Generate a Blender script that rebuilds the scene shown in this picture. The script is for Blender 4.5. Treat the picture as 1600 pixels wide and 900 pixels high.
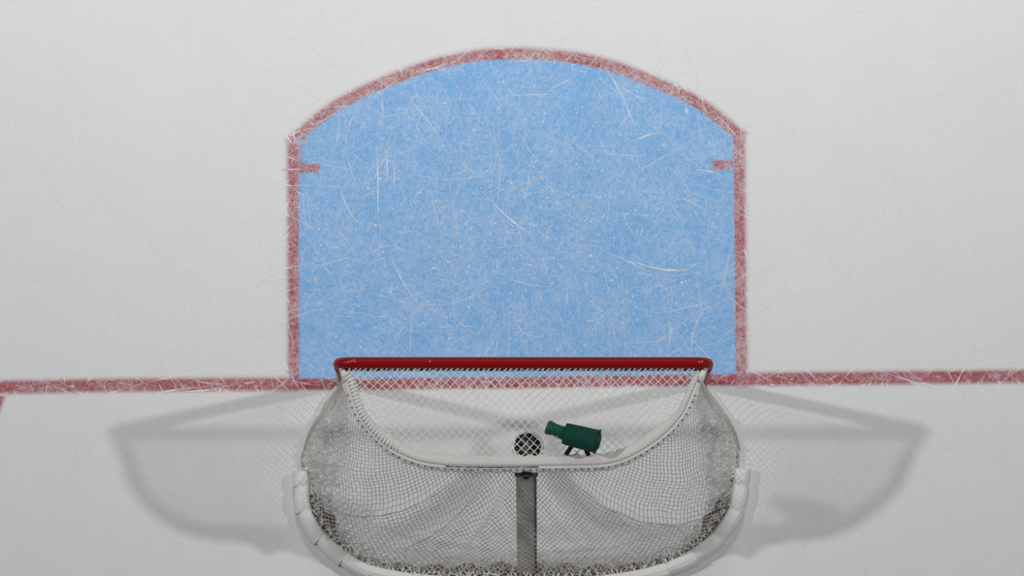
import bpy, math, random
from mathutils import Vector
sc = bpy.context.scene
for o in list(bpy.data.objects):
    bpy.data.objects.remove(o)
random.seed(11)

# ------------------------------------------------------------------ camera
# origin: the ice at the middle of the goal mouth; x right, y up the ice, z up (metres)
H, CX, CY, TGT = 35.0, -0.053, -2.82, 0.50
TILT = math.atan((TGT - CY) / H)
F = math.hypot(TGT - CY, H) / 0.0034            # focal length in pixels of the 1600 wide frame
cam = bpy.data.cameras.new('camera')
cam.sensor_width = 36.0
cam.lens = F * 36.0 / 1600.0
cam.clip_end = 200
camo = bpy.data.objects.new('camera', cam)
sc.collection.objects.link(camo)
camo.location = (CX, CY, H)
camo.rotation_euler = (TILT, 0, 0)
sc.camera = camo
# ------------------------------------------------------------------ world, lamps, exposure
w = bpy.data.worlds.new('arena'); sc.world = w; w.use_nodes = True
w.node_tree.nodes['Background'].inputs[0].default_value = (1.0, 0.99, 1.0, 1)
w.node_tree.nodes['Background'].inputs[1].default_value = 0.095


def area(name, loc, aim, size, power, spread=180, col=(1, 1, 1)):
    l = bpy.data.lights.new(name, 'AREA'); l.shape = 'DISK'; l.size = size
    l.energy = power; l.spread = math.radians(spread); l.color = col
    o = bpy.data.objects.new(name, l); sc.collection.objects.link(o)
    o.location = loc
    o.rotation_euler = (Vector(aim) - Vector(loc)).to_track_quat('-Z', 'Y').to_euler()
    return o


area('arena_floodlight', (17.96, 4.0, 20.0), (0, 0, 0), 0.9, 2050)
area('arena_floodlight.001', (-17.25, 3.95, 20.0), (0, 0, 0), 0.9, 2050)
bl = bpy.data.lights.new('falloff_spot', 'SPOT'); bl.energy = 5500; bl.shadow_soft_size = 1.8
bl.spot_size = math.radians(58.8); bl.spot_blend = 0.366      # added spot; its beam edge shapes the darkening behind the goal
blo = bpy.data.objects.new('falloff_spot', bl); sc.collection.objects.link(blo)
blo.location = (0, 13.0, 12.0)
blo.rotation_euler = (Vector((0, 8.2, 0)) - blo.location).to_track_quat('-Z', 'Y').to_euler()
sc.view_settings.view_transform = 'Standard'
sc.view_settings.look = 'None'
sc.view_settings.gamma = 1.0
sc.view_settings.use_curve_mapping = False
sc.view_settings.exposure = 0.0
sc.cycles.max_bounces = 6


# ------------------------------------------------------------------ helpers
def P(px, py, z=0.0):
    """the place at height z that the photograph shows at pixel (px, py)"""
    a, b = (px - 800) / F, -(py - 450) / F
    ct, st = math.cos(TILT), math.sin(TILT)
    d = (a, st + b * ct, -ct + b * st)
    t = (z - H) / d[2]
    return Vector((CX + d[0] * t, CY + d[1] * t, z))


def lin(r, g, b):
    f = lambda c: (c / 255) / 12.92 if c <= 10 else ((c / 255 + 0.055) / 1.055) ** 2.4
    return (f(r), f(g), f(b))


class MB:
    def __init__(s):
        s.v, s.f, s.c, s.fr, s.m = [], [], [], [], []

    def face(s, pts, mat=0, col=None, frost=0.0):
        i = len(s.v); s.v += [tuple(p) for p in pts]; s.f.append(tuple(range(i, i + len(pts)))); s.m.append(mat)
        if col is not None:
            s.c += list(col) if isinstance(col[0], (tuple, list)) else [col] * len(pts)
            s.fr += list(frost) if isinstance(frost, (tuple, list)) else [frost] * len(pts)

    def grid(s, rows, closed_u=False, closed_v=False, mat=0):
        i0 = len(s.v); n = len(rows[0])
        for r in rows: s.v += [tuple(p) for p in r]
        R = len(rows)
        for i in range(R if closed_v else R - 1):
            for j in range(n if closed_u else n - 1):
                a, b = i0 + i * n, i0 + ((i + 1) % R) * n
                s.f.append((a + j, a + (j + 1) % n, b + (j + 1) % n, b + j)); s.m.append(mat)
        return i0

    def tube(s, pts, r, n=8, cap=True, mat=0, closed=False):
        pts = [Vector(p) for p in pts]; L = len(pts)
        rr = r if isinstance(r, (list, tuple)) else [r] * L
        t0 = (pts[1] - pts[0]).normalized()
        nrm = t0.orthogonal().normalized()
        rows = []
        for k in range(L):
            a = pts[k - 1] if (k > 0 or closed) else pts[k]
            b = pts[(k + 1) % L] if (k < L - 1 or closed) else pts[k]
            t = (b - a).normalized()
            nrm = (nrm - t * nrm.dot(t))
            nrm = nrm.normalized() if nrm.length > 1e-6 else t.orthogonal().normalized()
            bi = t.cross(nrm)
            rows.append([pts[k] + (nrm * math.cos(2 * math.pi * j / n) + bi * math.sin(2 * math.pi * j / n)) * rr[k] for j in range(n)])
        i0 = s.grid(rows, closed_u=True, closed_v=closed, mat=mat)
        if cap and not closed:
            s.f.append(tuple(i0 + j for j in reversed(range(n)))); s.m.append(mat)
            e = i0 + (L - 1) * n
            s.f.append(tuple(e + j for j in range(n))); s.m.append(mat)

    def lathe(s, o, axis, prof, n=32, mat=0):
        """profile of (distance along the axis, radius)"""
        o, axis = Vector(o), Vector(axis).normalized()
        u = axis.orthogonal().normalized(); v = axis.cross(u)
        rows = [[o + axis * h + (u * math.cos(2 * math.pi * j / n) + v * math.sin(2 * math.pi * j / n)) * max(r, 1e-5) for j in range(n)] for h, r in prof]
        s.grid(rows, closed_u=True, mat=mat)

    def box(s, c, ex, ey, ez, mat=0):
        c = Vector(c); i = len(s.v)
        for a, b, d in ((-1, -1, -1), (1, -1, -1), (1, 1, -1), (-1, 1, -1), (-1, -1, 1), (1, -1, 1), (1, 1, 1), (-1, 1, 1)):
            s.v.append(tuple(c + ex * a + ey * b + ez * d))
        for q in ((3, 2, 1, 0), (4, 5, 6, 7), (0, 1, 5, 4), (1, 2, 6, 5), (2, 3, 7, 6), (3, 0, 4, 7)):
            s.f.append(tuple(i + k for k in q)); s.m.append(mat)

    def build(s, name, mats, parent=None, smooth=False, bevel=0):
        me = bpy.data.meshes.new(name)
        me.from_pydata(s.v, [], s.f)
        mats = mats if isinstance(mats, (list, tuple)) else [mats]
        for m in mats: me.materials.append(m)
        me.polygons.foreach_set('material_index', s.m)
        if smooth: me.polygons.foreach_set('use_smooth', [True] * len(s.f))
        if s.c:
            a = me.attributes.new('paint', 'FLOAT_COLOR', 'POINT')
            a.data.foreach_set('color', [x for c in s.c for x in (*c, 1.0)])
            b = me.attributes.new('frost', 'FLOAT', 'POINT')
            b.data.foreach_set('value', s.fr)
        me.update()
        o = bpy.data.objects.new(name, me); sc.collection.objects.link(o)
        if parent is not None:
            o.parent = parent
            o.location = -parent.location
        if bevel:
            md = o.modifiers.new('bevel', 'BEVEL'); md.width = bevel; md.segments = 2; md.limit_method = 'ANGLE'
        return o


def empty(name, loc):
    o = bpy.data.objects.new(name, None); sc.collection.objects.link(o); o.location = loc
    o.empty_display_size = 0.2
    return o


def tag(o, label=None, cat=None, group=None, kind=None):
    if label: o['label'] = label
    if cat: o['category'] = cat
    if group: o['group'] = group
    if kind: o['kind'] = kind
    return o


def spline(pts, n=8, closed=False):
    """Catmull-Rom through the points"""
    pts = [Vector(p) for p in pts]; out = []
    for k in range(len(pts) - 1):
        p0 = pts[max(k - 1, 0)]; p1 = pts[k]; p2 = pts[k + 1]; p3 = pts[min(k + 2, len(pts) - 1)]
        for j in range(n):
            t = j / n
            out.append(0.5 * ((2 * p1) + (p2 - p0) * t + (2 * p0 - 5 * p1 + 4 * p2 - p3) * t * t + (3 * p1 - p0 - 3 * p2 + p3) * t ** 3))
    out.append(pts[-1])
    return out


def resample(pts, n):
    pts = [Vector(p) for p in pts]
    d = [0.0]
    for a, b in zip(pts, pts[1:]): d.append(d[-1] + (b - a).length)
    out, k = [], 0
    for i in range(n):
        s = d[-1] * i / (n - 1)
        while k < len(pts) - 2 and d[k + 1] < s: k += 1
        t = (s - d[k]) / max(d[k + 1] - d[k], 1e-9)
        out.append(pts[k].lerp(pts[k + 1], min(max(t, 0), 1)))
    return out


def mat(name, col, rough=0.5, spec=0.4, var=0.0, scale=20, coat=0.0, metal=0.0, bump=0.0):
    m = bpy.data.materials.new(name); m.use_nodes = True
    nt = m.node_tree; b = nt.nodes['Principled BSDF']
    b.inputs['Roughness'].default_value = rough
    b.inputs['Specular IOR Level'].default_value = spec
    b.inputs['Coat Weight'].default_value = coat
    b.inputs['Metallic'].default_value = metal
    tc = nt.nodes.new('ShaderNodeTexCoord')
    n = nt.nodes.new('ShaderNodeTexNoise'); n.inputs['Scale'].default_value = scale; n.inputs['Detail'].default_value = 4
    nt.links.new(tc.outputs['Object'], n.inputs['Vector'])
    mx = nt.nodes.new('ShaderNodeMix'); mx.data_type = 'RGBA'
    mx.inputs[6].default_value = (*[c * (1 - var) for c in col], 1)
    mx.inputs[7].default_value = (*[min(1, c * (1 + var)) for c in col], 1)
    nt.links.new(n.outputs['Fac'], mx.inputs[0]); nt.links.new(mx.outputs[2], b.inputs['Base Color'])
    if bump:
        bp = nt.nodes.new('ShaderNodeBump'); bp.inputs['Strength'].default_value = bump; bp.inputs['Distance'].default_value = 0.005
        nt.links.new(n.outputs['Fac'], bp.inputs['Height']); nt.links.new(bp.outputs[0], b.inputs['Normal'])
    return m


# ------------------------------------------------------------------ ice material
ICE = (0.785, 0.79, 0.79)
BLUE = (0.130, 0.43, 0.84)
RED = (0.37, 0.030, 0.045)
FROST = (0.77, 0.80, 0.84)


def ice_material():
    m = bpy.data.materials.new('ice'); m.use_nodes = True
    nt = m.node_tree; N = nt.nodes; Lk = nt.links
    b = N['Principled BSDF']; b.inputs['Roughness'].default_value = 0.42; b.inputs['Specular IOR Level'].default_value = 0.25
    at = N.new('ShaderNodeAttribute'); at.attribute_name = 'paint'
    fr = N.new('ShaderNodeAttribute'); fr.attribute_name = 'frost'
    geo = N.new('ShaderNodeNewGeometry')

    def noise(scale, detail, rough, lo, hi, dist=0.0):
        n = N.new('ShaderNodeTexNoise'); n.inputs['Scale'].default_value = scale; n.inputs['Detail'].default_value = detail
        n.inputs['Roughness'].default_value = rough; n.inputs['Distortion'].default_value = dist
        Lk.new(geo.outputs['Position'], n.inputs['Vector'])
        r = N.new('ShaderNodeMapRange'); r.inputs['From Min'].default_value = lo; r.inputs['From Max'].default_value = hi
        Lk.new(n.outputs['Fac'], r.inputs['Value'])
        return r.outputs['Result']

    def mth(op, a, c):
        q = N.new('ShaderNodeMath'); q.operation = op
        for k, x in enumerate((a, c)):
            if isinstance(x, (int, float)): q.inputs[k].default_value = x
            else: Lk.new(x, q.inputs[k])
        return q.outputs[0]

    fine = noise(170, 3, 0.65, 0.44, 0.70)
    mid = noise(38, 4, 0.6, 0.36, 0.68, 0.6)
    big = noise(4.5, 3, 0.55, 0.30, 0.70)
    a = mth('MULTIPLY', mth('ADD', mth('MULTIPLY', fine, 0.75), mth('MULTIPLY', mid, 0.5)), mth('ADD', mth('MULTIPLY', big, 0.7), 0.45))
    fac = mth('MULTIPLY', a, fr.outputs['Fac'])
    fac = mth('MINIMUM', fac, 0.92)
    mx = N.new('ShaderNodeMix'); mx.data_type = 'RGBA'
    Lk.new(fac, mx.inputs[0]); Lk.new(at.outputs['Color'], mx.inputs[6]); mx.inputs[7].default_value = (*FROST, 1)
    # faint cloudiness of the ice itself
    cl = noise(2.2, 4, 0.6, 0.25, 0.75)
    cl2 = noise(60, 2, 0.6, 0.2, 0.8)
    k = mth('ADD', mth('ADD', mth('MULTIPLY', cl, 0.035), mth('MULTIPLY', cl2, 0.03)), 0.965)
    mul = N.new('ShaderNodeVectorMath'); mul.operation = 'SCALE'
    Lk.new(mx.outputs[2], mul.inputs[0]); Lk.new(k, mul.inputs['Scale'])
    Lk.new(mul.outputs[0], b.inputs['Base Color'])
    return m


M_ICE = ice_material()

# ------------------------------------------------------------------ the ice sheet
m = MB()
xs = [-9, -3.2, 3.2, 9]; ys = [-7, -2, 3, 10]
for i in range(3):
    for j in range(3):
        m.face([(xs[i], ys[j], 0), (xs[i + 1], ys[j], 0), (xs[i + 1], ys[j + 1], 0), (xs[i], ys[j + 1], 0)], col=ICE, frost=0.0)
floor = m.build('floor', M_ICE)
tag(floor, 'scratched white ice surface of the hockey rink', 'ice', kind='structure')

# markings measured on the ice, as pixel centre lines
CREASE = [(459.5, 597), (459, 500), (458.5, 400), (458.5, 300), (458.5, 217)]
ARC = [(451.5, 226), (470, 210), (500, 184), (540, 157.5), (580, 138), (620, 121.5), (658, 108), (695, 97), (745, 88), (795, 84.5), (822, 84.3), (850, 86), (888, 90), (925, 96),
       (975, 110), (1025, 130), (1060, 145.5), (1092, 162), (1123, 185), (1150, 207), (1163, 218)]
CREASE_R = [(1154.5, 210), (1155, 300), (1156, 400), (1157, 500), (1158.5, 592)]
GOAL_LINE = [(-700, 612), (-60, 605.5), (150, 602), (330, 600.5), (459, 599.8), (620, 599), (815, 597.2), (980, 594.5), (1158, 592.5), (1380, 590), (1660, 587), (2300, 581)]
v2 = lambda a: Vector((a[0], a[1], 0))
crease_px = [v2(p) for p in CREASE[:-1]] + [v2((459, 219))] + spline([v2(p) for p in ARC[1:-1]], 5) + [v2((1154, 212))] + [v2(p) for p in CREASE_R[1:]]
goal_px = spline([v2(p) for p in GOAL_LINE], 6)


def gline_y(x):
    for a, b in zip(GOAL_LINE, GOAL_LINE[1:]):
        if a[0] <= x <= b[0]:
            return a[1] + (b[1] - a[1]) * (x - a[0]) / (b[0] - a[0])
    return 600


def in_poly(x, y, poly):
    c = False; n = len(poly); j = n - 1
    for i in range(n):
        xi, yi, xj, yj = poly[i][0], poly[i][1], poly[j][0], poly[j][1]
        if (yi > y) != (yj > y) and x < (xj - xi) * (y - yi) / (yj - yi) + xi: c = not c
        j = i
    return c


def seg_d(x, y, pl):
    best = 1e9
    for a, b in zip(pl, pl[1:]):
        dx, dy = b[0] - a[0], b[1] - a[1]; L = dx * dx + dy * dy + 1e-9
        t = min(1, max(0, ((x - a[0]) * dx + (y - a[1]) * dy) / L))
        d = math.hypot(x - a[0] - t * dx, y - a[1] - t * dy)
        if d < best: best = d
    return best


crease_s = [crease_px[i] for i in range(0, len(crease_px), 3)] + [crease_px[-1]]
goal_s = [v2(p) for p in GOAL_LINE]


def paint_at(x, y):
    """base colour of the marking at that place on the ice"""
    if abs(y - gline_y(x)) < 8.5: return RED
    if 440 < x < 1176 and 70 < y < 606:
        if seg_d(x, y, crease_s) < 8: return RED
        if abs(y - 262) < 6 and x < 500 or abs(y - 257) < 6 and x > 1112: return RED
        if in_poly(x, y, crease_s): return BLUE
    return ICE


def strip(mb, pl, w, z, outer, inner, fo, fi, soft_o=6.0, soft_i=2.5, red=RED, frost=0.8):
    """painted line with a soft edge under the ice; + side (left of travel) is 'outer'"""
    offs = [(w / 2 + soft_o, outer, fo), (w / 2 + soft_o * .45, tuple(o * .78 + r * .22 for o, r in zip(outer, red)), fo * .7 + frost * .3), (w / 2 - 2.0, red, frost), (-w / 2 + 1.2, red, frost), (-w / 2 - soft_i, inner, fi)]
    rows = []
    for k, p in enumerate(pl):
        a, b = pl[max(k - 1, 0)], pl[min(k + 1, len(pl) - 1)]
        t = (b - a).normalized(); n = Vector((t.y, -t.x, 0))
        rows.append([P(p.x + n.x * o, p.y + n.y * o, z) for o, c, f in offs])
    i0 = mb.grid(rows)
    for r in rows:
        mb.c += [c for o, c, f in offs]; mb.fr += [f for o, c, f in offs]


# ---- goal crease: blue fill, red border, two hash marks
crease = empty('goal_crease', P(808, 340))
tag(crease, 'light blue painted goal crease with a red border on the white ice', 'goal crease')
m = MB()
poly = [(p.x, p.y) for p in crease_px]
cx_, cy_ = 808, 400
ring = [P(x, y, 0.00012) for x, y in poly]
m.face(ring, col=BLUE, frost=0.65)
fill = m.build('blue_paint', M_ICE, crease); tag(fill, 'scratched light blue paint')
m = MB()
strip(m, spline([v2(p) for p in ARC], 5), 15.5, 0.00030, ICE, BLUE, 0.0, 0.65, soft_o=8, frost=0.85)
strip(m, [v2(p) for p in CREASE], 15.5, 0.00038, ICE, BLUE, 0.0, 0.65, soft_o=8, frost=0.85)
strip(m, [v2(p) for p in CREASE_R], 15.5, 0.00038, ICE, BLUE, 0.0, 0.65, soft_o=8, frost=0.85)
tag(m.build('border_line', M_ICE, crease), 'frosted red border line')
for pl in ([(461, 262), (480, 262), (499, 262.5)], [(1113, 257), (1130, 257), (1155, 256.5)]):
    m = MB(); strip(m, [v2(p) for p in pl], 13, 0.00024, BLUE, BLUE, 0.65, 0.65, soft_o=4, soft_i=4, frost=.9)
    tag(m.build('hash_mark', M_ICE, crease), 'short red hash mark')
m = MB()
def gl_cut(a, b): return [Vector((a, gline_y(a), 0))] + [p for p in goal_px if a < p.x < b] + [Vector((b, gline_y(b), 0))]
strip(m, gl_cut(-690, 452), 16.5, 0.00048, ICE, ICE, 0.0, 0.0, soft_o=7, soft_i=6, frost=0.62)
strip(m, gl_cut(452, 467), 16.5, 0.00048, RED, ICE, 1.0, 0.0, soft_o=2, soft_i=6, frost=0.58)
strip(m, gl_cut(467, 1150), 16.5, 0.00048, BLUE, ICE, 0.65, 0.0, soft_o=2.5, soft_i=4, frost=0.35)
strip(m, gl_cut(1150, 1166), 16.5, 0.00048, RED, ICE, 1.0, 0.0, soft_o=2, soft_i=6, frost=0.58)
strip(m, gl_cut(1166, 2290), 16.5, 0.00048, ICE, ICE, 0.0, 0.0, soft_o=7, soft_i=6, frost=0.58)
gl = m.build('goal_line', M_ICE); tag(gl, 'long red goal line painted across the white ice under the goal', 'goal line')
m = MB(); strip(m, [v2(p) for p in ((3, 606), (-12, 650), (-60, 790), (-110, 940))], 15, 0.00024, ICE, ICE, 0, 0, soft_o=6, soft_i=6, frost=0.62)
tz = m.build('trapezoid_line', M_ICE); tag(tz, 'short end of a red line leaving the goal line at the left picture edge', 'rink line')

# ---- skate marks: thin cuts with white ice dust, each one a ribbon in the surface
m = MB()
ZS = 0.0006
CELLS = {}


def mixc(c, a, wc=FROST): return tuple(x * (1 - a) + y * a for x, y in zip(c, wc))


def ribbon(pl, wpx, alpha, wc=FROST):
    """pl in pixels on the ice; opacity fades at both ends"""
    fine = [pl[0]]
    for a, b in zip(pl, pl[1:]):
        q = max(1, int(math.hypot(b[0] - a[0], b[1] - a[1]) / 5))
        fine += [(a[0] + (b[0] - a[0]) * i / q, a[1] + (b[1] - a[1]) * i / q) for i in range(1, q + 1)]
    pl = fine
    n = len(pl); prev = None
    cells = set()                                    # cuts that cross lie over one another
    for (xa, ya), (xb, yb_) in zip(pl, pl[1:]):
        for q in range(5): cells.add((int((xa + (xb - xa) * q / 4) // 16), int((ya + (yb_ - ya) * q / 4) // 16)))
    cells = {(a + i, b + j) for a, b in cells for i in (0, 1) for j in (0, 1)} if wpx > 0 else cells
    used = set().union(*[CELLS.get(c, set()) for c in cells]); lay = 0
    while lay in used: lay += 1
    for c in cells: CELLS.setdefault(c, set()).add(lay)
    zs = ZS + lay * 9e-6
    for k, p in enumerate(pl):
        a, b = pl[max(k - 1, 0)], pl[min(k + 1, n - 1)]
        dx, dy = b[0] - a[0], b[1] - a[1]; L = math.hypot(dx, dy) or 1
        f = min(1, 2.5 * min(k + .35, n - 1 - k + .35) / (n - 1))
        ww = wpx * (0.45 + 0.55 * f) * random.uniform(.7, 1.3) / 2
        al = alpha * (0.35 + 0.65 * f) * random.uniform(.6, 1.25)
        c0 = paint_at(p[0], p[1])
        col = mixc(c0, min(1, al), wc if c0 is not ICE else (0.865, 0.865, 0.87))
        nx, ny = -dy / L * ww, dx / L * ww
        fr_ = 0.0 if c0 is ICE else (0.65 if c0 is BLUE else 0.9) * (1 - min(1, al))
        cur = (P(p[0] + nx, p[1] + ny, zs), P(p[0] - nx, p[1] - ny, zs), col, fr_)
        if prev: m.face([prev[0], prev[1], cur[1], cur[0]], col=[prev[2], prev[2], cur[2], cur[2]], frost=[prev[3], prev[3], cur[3], cur[3]])
        prev = cur


def curve_px(x, y, ang, L, bend, n=7):
    pl = []; a = ang - bend / 2
    for k in range(n):
        pl.append((x, y)); x += math.cos(a) * L / (n - 1); y += math.sin(a) * L / (n - 1); a += bend / (n - 1)
    return pl


def inside_blue(x, y): return in_poly(x, y, crease_s)


cnt = 0
while cnt < 6500:                                   # cuts in the crease
    x, y = random.uniform(462, 1155), random.uniform(86, 590)
    if not inside_blue(x, y): continue
    dens = 0.45 + 0.55 * math.exp(-(((x - 780) / 260) ** 2 + ((y - 330) / 190) ** 2))
    if random.random() > dens: continue
    r = random.random()
    if y > 440 and r < .6:                          # butterfly slides fan out near the posts
        ang = math.radians(random.gauss(35, 16)) if x < 700 else (math.radians(random.gauss(-38, 16)) if x > 1020 else math.radians(random.gauss(92, 16)))
    elif r < .35: ang = math.radians(random.gauss(92, 22))
    else: ang = random.uniform(0, math.pi)
    L = random.choice((7, 10, 14, 20, 30, 48, 70)) * random.uniform(.6, 1.4)
    ribbon(curve_px(x, y, ang, L, random.gauss(0, .35), 5), random.uniform(.7, 1.6), random.uniform(.10, .5))
    cnt += 1
for _ in range(130):                               # clearer cuts
    x, y = random.uniform(470, 1140), random.uniform(110, 570)
    if not inside_blue(x, y): continue
    ribbon(curve_px(x, y, random.uniform(0, math.pi), random.uniform(40, 140), random.gauss(0, .5), 9), random.uniform(1.0, 2.0), random.uniform(.35, .7))
for _ in range(1500):                                # flecks of snow
    x, y = random.gauss(790, 190), random.gauss(320, 140)
    if not inside_blue(x, y): continue
    ribbon(curve_px(x, y, random.uniform(0, 3.1), random.uniform(1.5, 4.5), 0, 2), random.uniform(1.0, 2.6), random.uniform(.5, 1.0))
for _ in range(420):                                # scuffs: patches of short parallel marks
    x, y = random.uniform(475, 1140), random.uniform(120, 570)
    if not inside_blue(x, y): continue
    ang = math.radians(random.gauss(35, 20)) if x < 680 and y > 400 else math.radians(random.gauss(90, 40))
    for _k in range(4):
        ribbon(curve_px(x + random.gauss(0, 7), y + random.gauss(0, 7), ang, random.uniform(6, 18), 0, 3), random.uniform(1.2, 3.2), random.uniform(.10, .30))
for pl, wd, al in (
        ([(589, 222), (590, 260), (590.5, 310), (592, 354)], 2.4, .85), ([(603, 224), (605, 260), (604, 295)], 2.0, .75),
        ([(628, 134), (650, 165), (680, 205), (705, 245)], 1.8, .7), ([(705, 245), (740, 268), (775, 285)], 1.6, .5),
        ([(752, 300), (775, 322), (800, 345), (835, 370)], 2.4, .85), ([(740, 292), (790, 345), (834, 368)], 1.4, .6),
        ([(974, 406), (995, 411), (1020, 418), (1045, 422), (1070, 421), (1095, 409)], 2.6, .95),
        ([(966, 128), (974, 152), (984, 178), (999, 215)], 2.2, .85), ([(937, 216), (960, 205), (980, 183), (992, 160)], 1.6, .7),
        ([(985, 222), (1005, 214), (1030, 206)], 1.6, .8), ([(1072, 167), (1073, 178)], 4.0, .9), ([(862, 138), (895, 122)], 2.2, .8),
        ([(527, 278), (540, 318), (556, 345), (575, 365)], 1.8, .7), ([(525, 430), (600, 385), (640, 395), (690, 420)], 1.5, .5),
        ([(470, 465), (520, 480), (600, 498)], 1.5, .5), ([(800, 485), (818, 520), (868, 530)], 1.6, .7),
        ([(1090, 485), (1060, 512), (1030, 532), (960, 540)], 1.5, .6), ([(1045, 500), (1048, 520), (1042, 550)], 3.0, .7),
        ([(1140, 385), (1132, 440), (1118, 470)], 1.6, .6), ([(1085, 265), (1110, 268), (1130, 276)], 2.0, .8),
        ([(455, 425), (500, 415), (580, 392)], 1.5, .6), ([(920, 105), (935, 85)], 1.6, .7), ([(1113, 172), (1135, 195), (1162, 226)], 2.0, .8),
        ([(648, 112), (680, 106), (700, 98)], 3.4, .8), ([(560, 165), (600, 140), (630, 118)], 1.8, .7), ([(468, 210), (520, 178), (560, 152)], 1.6, .7),
        ([(640, 540), (700, 545), (760, 518)], 1.2, .4), ([(690, 285), (693, 340), (700, 395)], 1.4, .5), ([(905, 330), (900, 380), (880, 430)], 1.2, .5)):
    ribbon([tuple(q)[:2] for q in spline([v2(p) for p in pl], 4)], wd, al)
for _ in range(900):                                # dust on the red border and the goal line
    if random.random() < .6:
        p = random.choice(crease_px); q = (p.x + random.gauss(0, 7), p.y + random.gauss(0, 7))
        if abs(p.x - 459) < 3 or abs(p.x - 1156) < 4: q = (q[0], random.uniform(225, 590))
    else:
        x = random.uniform(0, 1600); q = (x, gline_y(x) + random.gauss(0, 7))
    ribbon(curve_px(q[0], q[1], random.uniform(0, math.pi), random.uniform(3, 16), random.gauss(0, .4), 4), random.uniform(.8, 1.8), random.uniform(.2, .75))
for _ in range(70):
    x = random.uniform(10, 1590)
    ribbon(curve_px(x, gline_y(x) + random.uniform(-20, 0), random.choice((1, -1)) * random.gauss(1.0, .3), random.uniform(25, 60), 0, 6), random.uniform(.9, 1.7), random.uniform(.25, .65))
n = 0
while n < 900:                                      # faint cuts in the white ice
    x, y = random.uniform(-60, 1660), random.uniform(-40, 930)
    if inside_blue(x, y) and y < 590: continue
    if 440 < x < 1180 and y > 600: continue
    ribbon(curve_px(x, y, random.choice((math.pi / 2, 0)) + random.gauss(0, .75), random.uniform(15, 130), random.gauss(0, .35), 7), random.uniform(1.0, 2.6), random.uniform(.12, .75))
    n += 1
for _ in range(160):
    x, y = random.uniform(0, 1600), random.uniform(0, 900)
    if 440 < x < 1180: continue
    ribbon(curve_px(x, y, random.uniform(0, 3.1), random.uniform(2, 6), 0, 2), random.uniform(1.2, 2.4), 1.3)
marks = m.build('skate_marks', M_ICE); tag(marks, 'fine white skate cuts and snow dust over the crease and ice', 'skate marks', kind='stuff')

# ------------------------------------------------------------------ goal materials
M_RED = mat('red_enamel', (0.29, 0.002, 0.004), rough=0.42, spec=0.22, var=0.08)
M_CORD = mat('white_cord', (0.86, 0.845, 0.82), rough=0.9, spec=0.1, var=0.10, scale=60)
M_WRAP = mat('woven_edge', (0.74, 0.73, 0.70), rough=0.9, spec=0.1, var=0.16, scale=90, bump=0.5)
M_FLECK = mat('pale_fleck', (0.50, 0.42, 0.42), rough=0.7)
M_CORD_SHADED = mat('shaded_cord', (0.60, 0.585, 0.56), rough=0.9, spec=0.1, var=0.32, scale=7)  # white cord darkened in colour for the unlit sides of the back net
M_WHITE = mat('white_vinyl', (0.84, 0.83, 0.81), rough=0.55, spec=0.3, var=0.06, scale=9, bump=0.15)
M_PIPE = mat('white_enamel', (0.70, 0.69, 0.66), rough=0.4, var=0.08, scale=15)
M_TAUPE = mat('taupe_canvas', (0.20, 0.17, 0.145), rough=0.9, spec=0.1, var=0.35, scale=25)
M_GREY = mat('grey_strap', (0.72, 0.68, 0.63), rough=0.8, spec=0.2, var=0.2, scale=30)
M_BLACK = mat('black_plastic', (0.008, 0.008, 0.009), rough=0.45, var=0.1)
M_DARK = mat('dark_grey', (0.07, 0.07, 0.07), rough=0.6, var=0.2)
M_HUB = mat('grey_metal', (0.24, 0.24, 0.24), rough=0.35, metal=0.6, var=0.1)
M_GREEN = mat('green_plastic', (0.007, 0.092, 0.044), rough=0.25, spec=0.5, var=0.1)
M_GREEN2 = mat('green_cloth', (0.005, 0.062, 0.044), rough=0.75, spec=0.2, var=0.12, scale=40)

# ------------------------------------------------------------------ the goal
goal = empty('hockey_goal', (0, 0, 0))
tag(goal, 'red and white ice hockey goal with white netting on the goal line', 'hockey goal')
ZB = 1.25                                              # axis of the crossbar
RB = 0.0302
cl, cr = P(520, 567.5, ZB), P(1115.5, 566.5, ZB)
xl, xr = cl.x + RB, cr.x - RB
yb = (cl.y + cr.y) / 2
# crossbar with its bent ends, and the two posts below it
m = MB(); R = 0.075; pts = []
for k in range(9):
    a = math.pi - k / 8 * math.pi / 2
    pts.append((xl + R + R * math.cos(a), yb, ZB - R + R * math.sin(a)))
for k in range(1, 24): pts.append((xl + R + (xr - xl - 2 * R) * k / 24, yb, ZB))
for k in range(9):
    a = math.pi / 2 - k / 8 * math.pi / 2
    pts.append((xr - R + R * math.cos(a), yb, ZB - R + R * math.sin(a)))
m.tube(pts, RB, 20)
for px, py in ((545, 565), (549.5, 564), (553, 562.5), (554.5, 565), (1092.5, 565), (1097, 564.3), (672, 564.5)):   # small pale flecks on the bar
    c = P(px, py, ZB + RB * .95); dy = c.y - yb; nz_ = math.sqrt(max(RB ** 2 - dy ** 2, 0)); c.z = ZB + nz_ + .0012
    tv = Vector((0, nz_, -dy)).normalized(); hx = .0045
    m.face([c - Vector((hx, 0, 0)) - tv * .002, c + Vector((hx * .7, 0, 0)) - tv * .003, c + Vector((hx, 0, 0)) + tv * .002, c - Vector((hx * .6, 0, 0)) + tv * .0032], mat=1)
tag(m.build('crossbar', [M_RED, M_FLECK], goal, smooth=True), 'glossy red crossbar')
for x in (xl, xr):
    m = MB(); m.tube([(x, yb, z) for z in (0.003, .3, .6, .9, ZB - R)], RB, 20)
    tag(m.build('post', M_RED, goal, smooth=True), 'red goal post')

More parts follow.
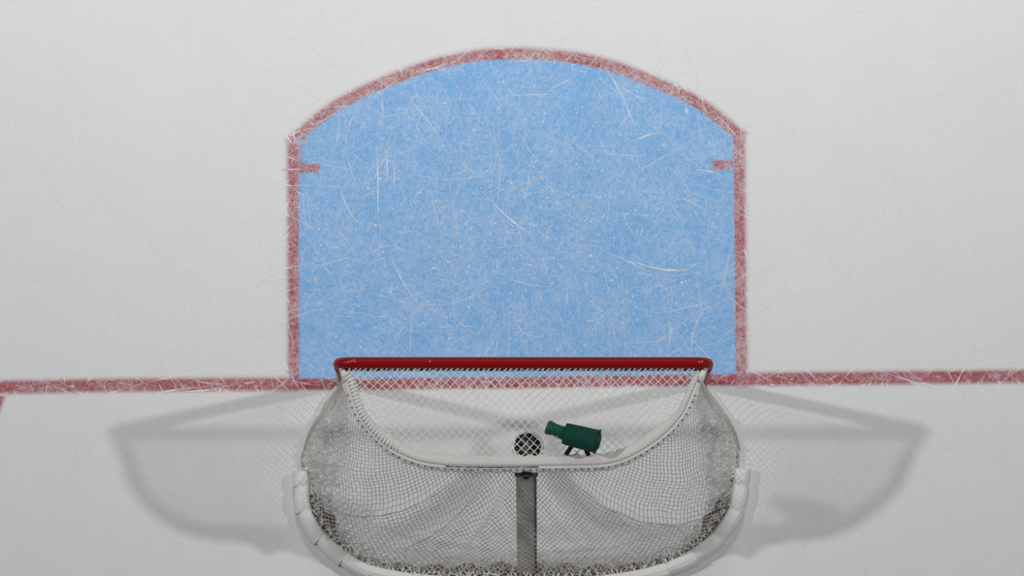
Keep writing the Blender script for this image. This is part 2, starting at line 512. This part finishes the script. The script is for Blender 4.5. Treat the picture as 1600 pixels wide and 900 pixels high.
# curves of the frame
ZT = 1.225
TOP = [(541, 583), (547, 594), (554, 615), (563, 642), (576, 662), (594, 682), (616, 699), (648, 714), (685, 721.5), (740, 724), (815, 724), (890, 723), (940, 721.5), (975, 713),
       (1010, 694), (1040, 671), (1062, 645), (1074, 620), (1084, 596), (1090, 583)]
top = resample(spline([P(x, y, ZT) for x, y in TOP], 6), 160)
ZG = 0.045
BASE = [(527, 603), (507, 627), (497, 647), (483, 670), (474, 695), (468, 720), (472, 750), (474, 790), (490, 826), (522, 860), (560, 886), (600, 899), (660, 908), (740, 913), (815, 914), (890, 913), (970, 906), (1040, 890),
        (1085, 868), (1120, 840), (1146, 802), (1155, 762), (1157, 735), (1158, 704), (1156, 690), (1147, 665), (1132, 640), (1115, 617), (1103, 602)]
base = resample(spline([P(x, y, ZG) for x, y in BASE], 6), 220)
m = MB(); m.tube(top, 0.017, 10); tag(m.build('top_rail', M_PIPE, goal, smooth=True), 'white curved rear top rail')
m = MB(); m.tube([p + Vector((0, 0, -0.030)) for p in base], 0.010, 10); tag(m.build('base_rail', M_PIPE, goal, smooth=True), 'white base rail on the ice')


def at_px(curve, u):
    t = u * (len(curve) - 1); k = min(int(t), len(curve) - 2)
    return curve[k].lerp(curve[k + 1], t - k)


def side_n(curve, u):
    d = at_px(curve, min(1, u + .004)) - at_px(curve, max(0, u - .004)); d.z = 0; d.normalize()
    return Vector((d.y, -d.x, 0))                     # points away from the goal mouth? (checked by sign below)


def inward(curve, u):
    n = side_n(curve, u); p = at_px(curve, u)
    c = Vector((0, -0.35, 0)) - Vector((p.x, p.y, 0))
    return n if n.dot(c) > 0 else -n


# white hem along the rear of the top rail with dark eyelets, and the wrap of netting on its front
m = MB(); rows = []
for k in range(161):
    u = 0.02 + 0.96 * k / 160
    p, n = at_px(top, u), inward(top, u)
    q = Vector((p.x, p.y, 0))
    o = -n
    wob = 0.003 * math.sin(k * .9) + 0.002 * math.sin(k * 2.3)
    rows.append([p + o * 0.016 + Vector((0, 0, 0.012)), p + o * 0.026 + Vector((0, 0, 0.010)), p + o * (0.040 + wob) + Vector((0, 0, -0.006)), p + o * (0.044 + wob) + Vector((0, 0, -0.045)), p + o * (0.040 + wob) + Vector((0, 0, -0.085))])  # lower rows are an added skirt that thickens the rail's cast shadow
m.grid(rows)
for k in range(62):
    u = 0.05 + 0.90 * k / 61
    p, n = at_px(top, u), inward(top, u); o = -n
    c = p + o * 0.0345 + Vector((0, 0, 0.0052)); t = Vector((o.y, -o.x, 0)); d = Vector((o.x * .75, o.y * .75, -.8)).normalized()
    nn = o.cross(t).normalized()
    rr = 0.0052
    m.face([c + t * rr * math.cos(a) * .8 + d * rr * math.sin(a) for a in [i * math.pi / 4 for i in range(8)]], mat=1)
for k in range(26):                                    # dark dashes painting the shaded gap between rail and hem
    u = 0.335 + 0.20 * k / 25
    p, n = at_px(top, u), inward(top, u); o = -n; t = Vector((o.y, -o.x, 0))
    c = p + o * 0.0205 + Vector((0, 0, 0.0125))
    a = t * random.uniform(.007, .014); b = o * random.uniform(.0015, .003)
    m.face([c - a - b, c + a - b, c + a + b, c - a + b], mat=1)
tag(m.build('net_hem', [M_WHITE, M_BLACK], goal), 'white hem with dark eyelets')

m = MB(); rows = []                                    # folded edge of the roof netting on the front of the rail
for k in range(181):
    u = 0.10 + 0.82 * k / 180
    p, n = at_px(top, u), inward(top, u)
    wob = 0.004 * math.sin(k * 1.1) + 0.003 * math.sin(k * 2.7 + 1)
    e = min(1, 9 * min(u - .10, .92 - u) + .25)
    rows.append([p + n * .004 + Vector((0, 0, .0175)), p + n * (.016 * e + .006) + Vector((0, 0, .012)), p + n * ((.034 + wob) * e + .006) + Vector((0, 0, .003)), p + n * ((.036 + wob) * e + .006) + Vector((0, 0, -.006))])
m.grid(rows); tag(m.build('net_wrap', M_WRAP, goal, smooth=True), 'white folded net edge')
m = MB()                                              # cord wound round the rail
pts = []; turns = 118; steps = turns * 6
for k in range(steps + 1):
    u = k / steps; p, n = at_px(top, u), inward(top, u)
    side = 1.35 if (u < .22) else 1.0
    a = 2 * math.pi * turns * u
    pts.append(p + n * (0.0165 * side * math.cos(a)) + Vector((0, 0, 0.0165 * side * math.sin(a))))
m.tube(pts, [0.0036 + (0.0035 if k / steps < .2 else 0) for k in range(steps + 1)], 5)
m.build('rail_lacing', M_CORD, goal, smooth=True)
m = MB()                                              # lacing along the back of the crossbar
pts = []; N = 520
for k in range(N + 1):
    x = xl + .05 + (xr - xl - .10) * k / N
    a = 2 * math.pi * k / 8.0 + .5 * math.sin(k * .37)
    pts.append((x, yb - RB - 0.001 - 0.006 * math.cos(a), ZB - 0.004 + 0.010 * math.sin(a)))
m.tube(pts, 0.0036, 5); m.build('crossbar_lacing', M_CORD, goal, smooth=True)
m = MB(); m.tube([(xl + .03, yb - RB - .003, ZB - .016), (0, yb - RB - .003, ZB - .016), (xr - .03, yb - RB - .003, ZB - .016)], .007, 8)  # black rod stands in for the shaded gap behind the crossbar
tag(m.build('shadow_gap', M_BLACK, goal, smooth=True), 'thin black rod in place of the shaded gap')

# ---- netting
def cords(mb, segs, r):
    for a, b in segs:
        a, b = Vector(a), Vector(b); t = b - a
        if t.length < 1e-5: continue
        t.normalize(); n = t.orthogonal().normalized(); bi = t.cross(n)
        i = len(mb.v)
        for c in (a, b):
            for j in range(4):
                q = j * math.pi / 2 + .4
                mb.v.append(tuple(c + (n * math.cos(q) + bi * math.sin(q)) * r))
        for j in range(4):
            mb.f.append((i + j, i + (j + 1) % 4, i + 4 + (j + 1) % 4, i + 4 + j)); mb.m.append(0)


topoly = [(p.x, p.y) for p in top]; topoly = [(topoly[0][0], yb - RB)] + topoly + [(topoly[-1][0], yb - RB)]
D = 0.0445
segs = []


def top_warp(x, y):
    d = yb - y
    k = 1 - 0.16 * (abs(x) / 0.95) ** 3
    xx = x + 0.010 * math.sin(3.1 * x + 5 * y) + 0.004 * math.sin(17 * x + 11 * y)
    yy = yb - (yb - y) * k * 1.02 + 0.007 * math.sin(4.3 * x + 1) * min(1, d / .1) + 0.003 * math.sin(19 * x - 13 * y)
    return xx, yy


def top_z(x, y):
    d = (yb - y) / 0.52
    return ZB - 0.02 * d - 0.030 * math.sin(math.pi * min(max(d, 0), 1)) * (1 - (x / 1.0) ** 2) + .004 * math.sin(9 * x + 7 * y)


y0 = yb - RB
for sgn in (1, -1):
    for k in range(-70, 71):
        prev = None
        for j in range(0, 61):
            yy = y0 - j * D / 4
            xx = k * D + sgn * (j * D / 4)
            wx, wy = top_warp(xx, yy)
            if in_poly(wx, min(wy, y0 - .0005), topoly):
                cur = (wx, wy, top_z(wx, wy))
                if prev: segs.append((prev, cur))
                prev = cur
            else: prev = None
m = MB(); cords(m, segs, 0.0022)
tag(m.build('top_netting', M_CORD, goal), 'white diamond mesh roof netting')

NU, NV = 104, 44


def fold(x, a, w): return math.exp(-((x - a) / w) ** 2)


def net_pt(u, v):
    a, b = at_px(top, u), at_px(base, 0.5 + (u - .5))
    a = a - inward(top, u) * 0.03 + Vector((0, 0, -.02))
    q_ = min(1, max(0, (min(u, 1 - u) - .07) / .08))
    b = b + inward(base, u) * (0.006 + 0.039 * q_) + Vector((0, 0, -.02 * (1 - q_)))
    h = 0.80 * v + 0.20 * v * v
    p = a.lerp(b, h); p.z = a.z + (b.z - a.z) * (v ** 0.93)
    n = -inward(base, u)
    s = math.sin(math.pi * v)
    edge = min(1, 7 * min(u, 1 - u))
    bulge = 0.035 * s * edge
    rip = 0.020 * math.sin(2 * math.pi * (u * 13 + v * 2.2)) + 0.012 * math.sin(2 * math.pi * (u * 29 - v * 3.1))
    # folds running down from the rail towards the base
    fo = 0.0
    for uc, sl, am in ((.27, .22, .045), (.365, .14, .05), (.43, .08, .035), (.70, -.22, .045), (.80, -.12, .02)):
        fo += am * fold(u, uc + sl * (.45 - v), .013) * math.sin(math.pi * min(1, v * 1.15)) ** 1
    p += n * (bulge + (rip * s * .3 + fo) * edge)
    if edge < 1: p.y += 0
    return p


segs = []
nodes = {}
for j in range(NV + 1):
    for i in range(NU + 1):
        u = (i + (.5 if j % 2 else 0)) / NU
        if u > 1: continue
        uj = min(1, max(0, u + random.gauss(0, .0003))); vj = j / NV
        nodes[i, j] = net_pt(uj, min(1, max(0, vj + random.gauss(0, .0008) * (0 < j < NV))))
for j in range(NV):
    for i in range(NU + 1):
        if (i, j) not in nodes: continue
        for di in ((0, -1) if j % 2 == 0 else (0, 1)):
            if (i + di, j + 1) in nodes: segs.append((nodes[i, j], nodes[i + di, j + 1]))
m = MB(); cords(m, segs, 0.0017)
tag(m.build('back_netting', M_CORD_SHADED, goal), 'white mesh netting draped down the sides and back')

# bunched slack netting on the ice inside the base
segs = []; nodes = {}; NB = 150; NR = 5
for i in range(NB + 1):
    u = .04 + .92 * i / NB
    c, n = at_px(base, u), inward(base, u)
    wd = 0.050 + 0.065 * math.exp(-((u - .5) / .17) ** 2) + .05 * (fold(u, .125, .03) + fold(u, .885, .03))
    for j in range(NR + 1):
        uu = u + (.5 if j % 2 else 0) * .92 / NB
        c, n = at_px(base, min(1, uu)), inward(base, min(1, uu))
        nodes[i, j] = c + n * (0.03 + wd * j / NR + random.gauss(0, .008)) + Vector((random.gauss(0, .006), random.gauss(0, .006), random.uniform(-.015, .055)))
for j in range(NR):
    for i in range(NB + 1):
        for di in ((0, -1) if j % 2 == 0 else (0, 1)):
            if (i + di, j + 1) in nodes: segs.append((nodes[i, j], nodes[i + di, j + 1]))
m = MB(); cords(m, segs, 0.0028); tag(m.build('slack_netting', M_CORD, goal), 'bunched slack netting along the base')

# dark brown inner skirt behind the slack netting
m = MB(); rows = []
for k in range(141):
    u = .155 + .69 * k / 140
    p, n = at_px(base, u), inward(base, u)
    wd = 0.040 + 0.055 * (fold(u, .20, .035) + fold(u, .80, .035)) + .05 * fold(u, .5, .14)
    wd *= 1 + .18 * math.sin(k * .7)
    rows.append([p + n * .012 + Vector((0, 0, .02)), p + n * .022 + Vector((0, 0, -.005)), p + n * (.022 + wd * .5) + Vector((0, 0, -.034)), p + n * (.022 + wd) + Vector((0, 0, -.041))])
m.grid(rows); tag(m.build('inner_skirt', M_TAUPE, goal, smooth=True), 'dark brown inner skirt')

# padded white sleeve over the base rail, in stitched sections
breaks = [(.128, .147), (.147, .180), (.180, .222), (.222, .262), (.262, .302), (.302, .365), (.365, .43), (.43, .50), (.50, .57), (.57, .635), (.635, .698), (.698, .738), (.738, .778), (.778, .82), (.82, .853), (.853, .876)]
for u0, u1 in breaks:
    m = MB(); rows = []; n_ = 12
    for k in range(n_ + 1):
        u = u0 + (u1 - u0) * k / n_
        p, nn = at_px(base, u), inward(base, u)
        e = 4 * (k / n_) * (1 - k / n_)
        wi, wo, ht = 0.036, 0.030 + 0.010 * (k / n_) , 0.088 + .010 * e
        g = Vector((p.x, p.y, 0))
        prof = [(wi, .004), (wi + .002, .05), (wi - .004, ht - .008), (wi - .014, ht), (0, ht + .003), (-wo + .012, ht - .006), (-wo, ht - .022), (-wo - .006, .05), (-wo - .012, .004)]
        rows.append([g + nn * a + Vector((0, 0, z)) for a, z in prof])
    i0 = m.grid(rows)
    q = len(rows[0])
    m.f.append(tuple(i0 + j for j in range(q))); m.m.append(0)
    m.f.append(tuple(i0 + n_ * q + j for j in reversed(range(q)))); m.m.append(0)
    m.build('padding_section', M_WHITE, goal, bevel=.002)

# centre support behind the net, with the black knob under the rail
m = MB(); a, b = P(822, 737, 1.15), P(823, 893, -0.0)
a.z, b.z = 1.13, .05
ax = (b - a); L = ax.length; ax.normalize(); wx = Vector((1, 0, 0)); nz = wx.cross(ax).normalized()
m.box((a + b) / 2 - nz * .0, wx * .052, ax * (L / 2), nz * .012)
m.box((a + b) / 2 + wx * .048, wx * .006, ax * (L / 2), nz * .020, mat=1)
m.box(a - ax * .01, wx * .060, ax * .012, nz * .03, mat=1)
tag(m.build('center_support', [M_GREY, M_DARK], goal, bevel=.004), 'grey flat centre support')
m = MB(); m.lathe(P(822, 744, 1.18), (0, -.3, 1), [(-.02, .0), (-.02, .012), (-.005, .019), (.008, .019), (.018, .012), (.021, 0)], 20)
tag(m.build('knob', M_BLACK, goal, smooth=True), 'round black knob')
# white sleeves where the rail and net meet the posts
for x, s in ((xl, 1), (xr, -1)):
    m = MB(); segs = []
    t0 = Vector((x + s * .022, yb - .035, ZB - .02))
    pts = [t0 + Vector((.0 * s, .0, 0)), t0 + Vector((.012 * s, -.03, -.01)), t0 + Vector((.018 * s, -.07, -.03))]
    m.tube(pts, [.015, .019, .014], 8)
    for k in range(46):
        z = ZB - .02 - k * .0265
        c = Vector((x, yb, z))
        ring_ = [c + Vector((.036 * math.cos(q) * s, -.036 * math.sin(q) * .9, .01 * math.sin(2 * q))) for q in [i * .26 - .3 for i in range(8)]]
        for p1, p2 in zip(ring_, ring_[1:]): segs.append((p1, p2))
    cords(m, segs, .0035)
    tag(m.build('post_lacing', M_CORD, goal, smooth=True), 'white lacing round the post')

# ------------------------------------------------------------------ round net camera under the roof netting
zc = 1.165
cc = P(824.5, 698, zc)
nc = empty('net_camera', cc); tag(nc, 'round white net camera with black ribbed lens hanging under the roof netting', 'net camera')
m = MB(); m.lathe(cc, (0, 0, 1), [(-.07, 0), (-.07, .050), (-.03, .074), (0, .084), (.008, .084), (.014, .079), (.014, .071), (.009, .0685), (-.012, .068), (-.012, 0)], 40)
tag(m.build('housing', M_WHITE, nc, smooth=False), 'white round housing')
m = MB(); m.lathe(cc, (0, 0, 1), [(-.011, .0675), (.002, .067), (.004, .059), (-.004, .051), (-.006, 0)], 32)
for k in range(8):
    a = k * math.pi / 4 + .2
    d = Vector((math.cos(a), math.sin(a), 0)); t = Vector((-d.y, d.x, 0))
    m.box(cc + d * .042 + Vector((0, 0, -.001)), d * .021, t * .004, Vector((0, 0, .005)), mat=1)
for k in range(4):
    a = k * math.pi / 2 + .6
    m.lathe(cc + Vector((math.cos(a), math.sin(a), 0)) * .036, (0, 0, 1), [(.0, .008), (.006, .008), (.007, 0)], 10, mat=2)
tag(m.build('lens_grille', [M_BLACK, M_DARK, M_HUB], nc), 'black ribbed lens grille')
m = MB(); m.lathe(cc, (0, 0, 1), [(-.005, .021), (.006, .021), (.008, .015), (.003, .012), (.002, 0)], 24)
tag(m.build('lens_hub', M_HUB, nc), 'grey hub')
m = MB(); e = P(822, 722, ZT - .02)
m.tube([cc + Vector((0, -.055, -.03)), cc + Vector((0, -.092, -.025)), e + Vector((0, -.006, -.006))], .012, 8)
tag(m.build('bracket', M_PIPE, nc, smooth=True), 'white bracket to the top rail')

# ------------------------------------------------------------------ bottle holder and bottle on top of the net
zh = ZT + 0.085
A, B = P(881, 677, zh), P(935, 690.5, zh)
ax = (B - A).normalized(); LH = (B - A).length
hold = empty('bottle_holder', Vector(((A.x + B.x) / 2, (A.y + B.y) / 2, ZT + .02)))
tag(hold, 'dark green cloth bottle holder strapped on top of the goal netting', 'bottle holder')
m = MB()
m.lathe(A, ax, [(.004, 0.040), (.0, .050), (.003, .0545), (.02, .056), (LH * .5, .0585), (LH - .012, .0605), (LH - .010, .0625), (LH - .003, .0630), (LH, .060), (LH, .052), (LH + .010, .03), (LH + .012, 0)], 40)
m.build('sleeve', M_GREEN2, hold, smooth=True)
m = MB(); rr = [(LH - .011, .0612), (LH - .011, .0655), (LH - .001, .0655), (LH + .001, .0600)]
m.lathe(A, ax, rr, 40); tag(m.build('end_rim', mat('dark_rim', (.003, .016, .012), rough=.5), hold, smooth=True), 'dark end rim')
for p0, p1 in (((896, 693, zh - .02), (884.5, 710, ZT + .018)), ((911, 694, zh - .03), (920, 711.5, ZT + .018))):
    a, b = P(*p0), P(*p1); d = (b - a); l = d.length; d.normalize()
    up = Vector((0, 0, 1)); sx = d.cross(up).normalized(); nn = sx.cross(d)
    m = MB(); m.box((a + b) / 2, sx * .0115, d * (l / 2), nn * .006)
    tag(m.build('strap', M_BLACK, hold, bevel=.002), 'black strap')
S = P(855, 667, zh); axb = (A - S).normalized(); LB = (A - S).length
bot = empty('water_bottle', S); tag(bot, 'shiny green plastic water bottle lying in the bottle holder', 'water bottle')
m = MB()
m.lathe(S, axb, [(.022, .030), (.024, .0335), (.030, .0345), (.034, .0345), (LB * .6, .0355), (LB - .004, .036), (LB - .002, .036), (LB + .03, .036), (LB + .03, 0)], 40)
m.build('bottle_body', M_GREEN, bot, smooth=True)
m = MB()
m.lathe(S, axb, [(-.006, 0), (-.006, .020), (-.003, .0325), (.002, .0365), (.006, .0375), (.020, .0375), (.023, .036), (.024, .030)], 40)
m.build('cap', M_GREEN, bot, smooth=True)
m = MB(); upv = Vector((0, 0, 1)); sv = axb.cross(upv).normalized()
for sd in (1, -1):
    for h0, h1, q0, q1 in ((.036, .046, 0.92, 1.35), (.050, .058, 1.0, 1.38), (.061, .071, 0.90, 1.3)):
        a = [S + axb * h + (sv * sd * math.sin(q) + upv * math.cos(q)) * .0362 for h, q in ((h0, q0), (h1, q0), (h1, q1), (h0, q1))]
        m = MB(); m.face(a); m.build('print', M_WHITE, bot)
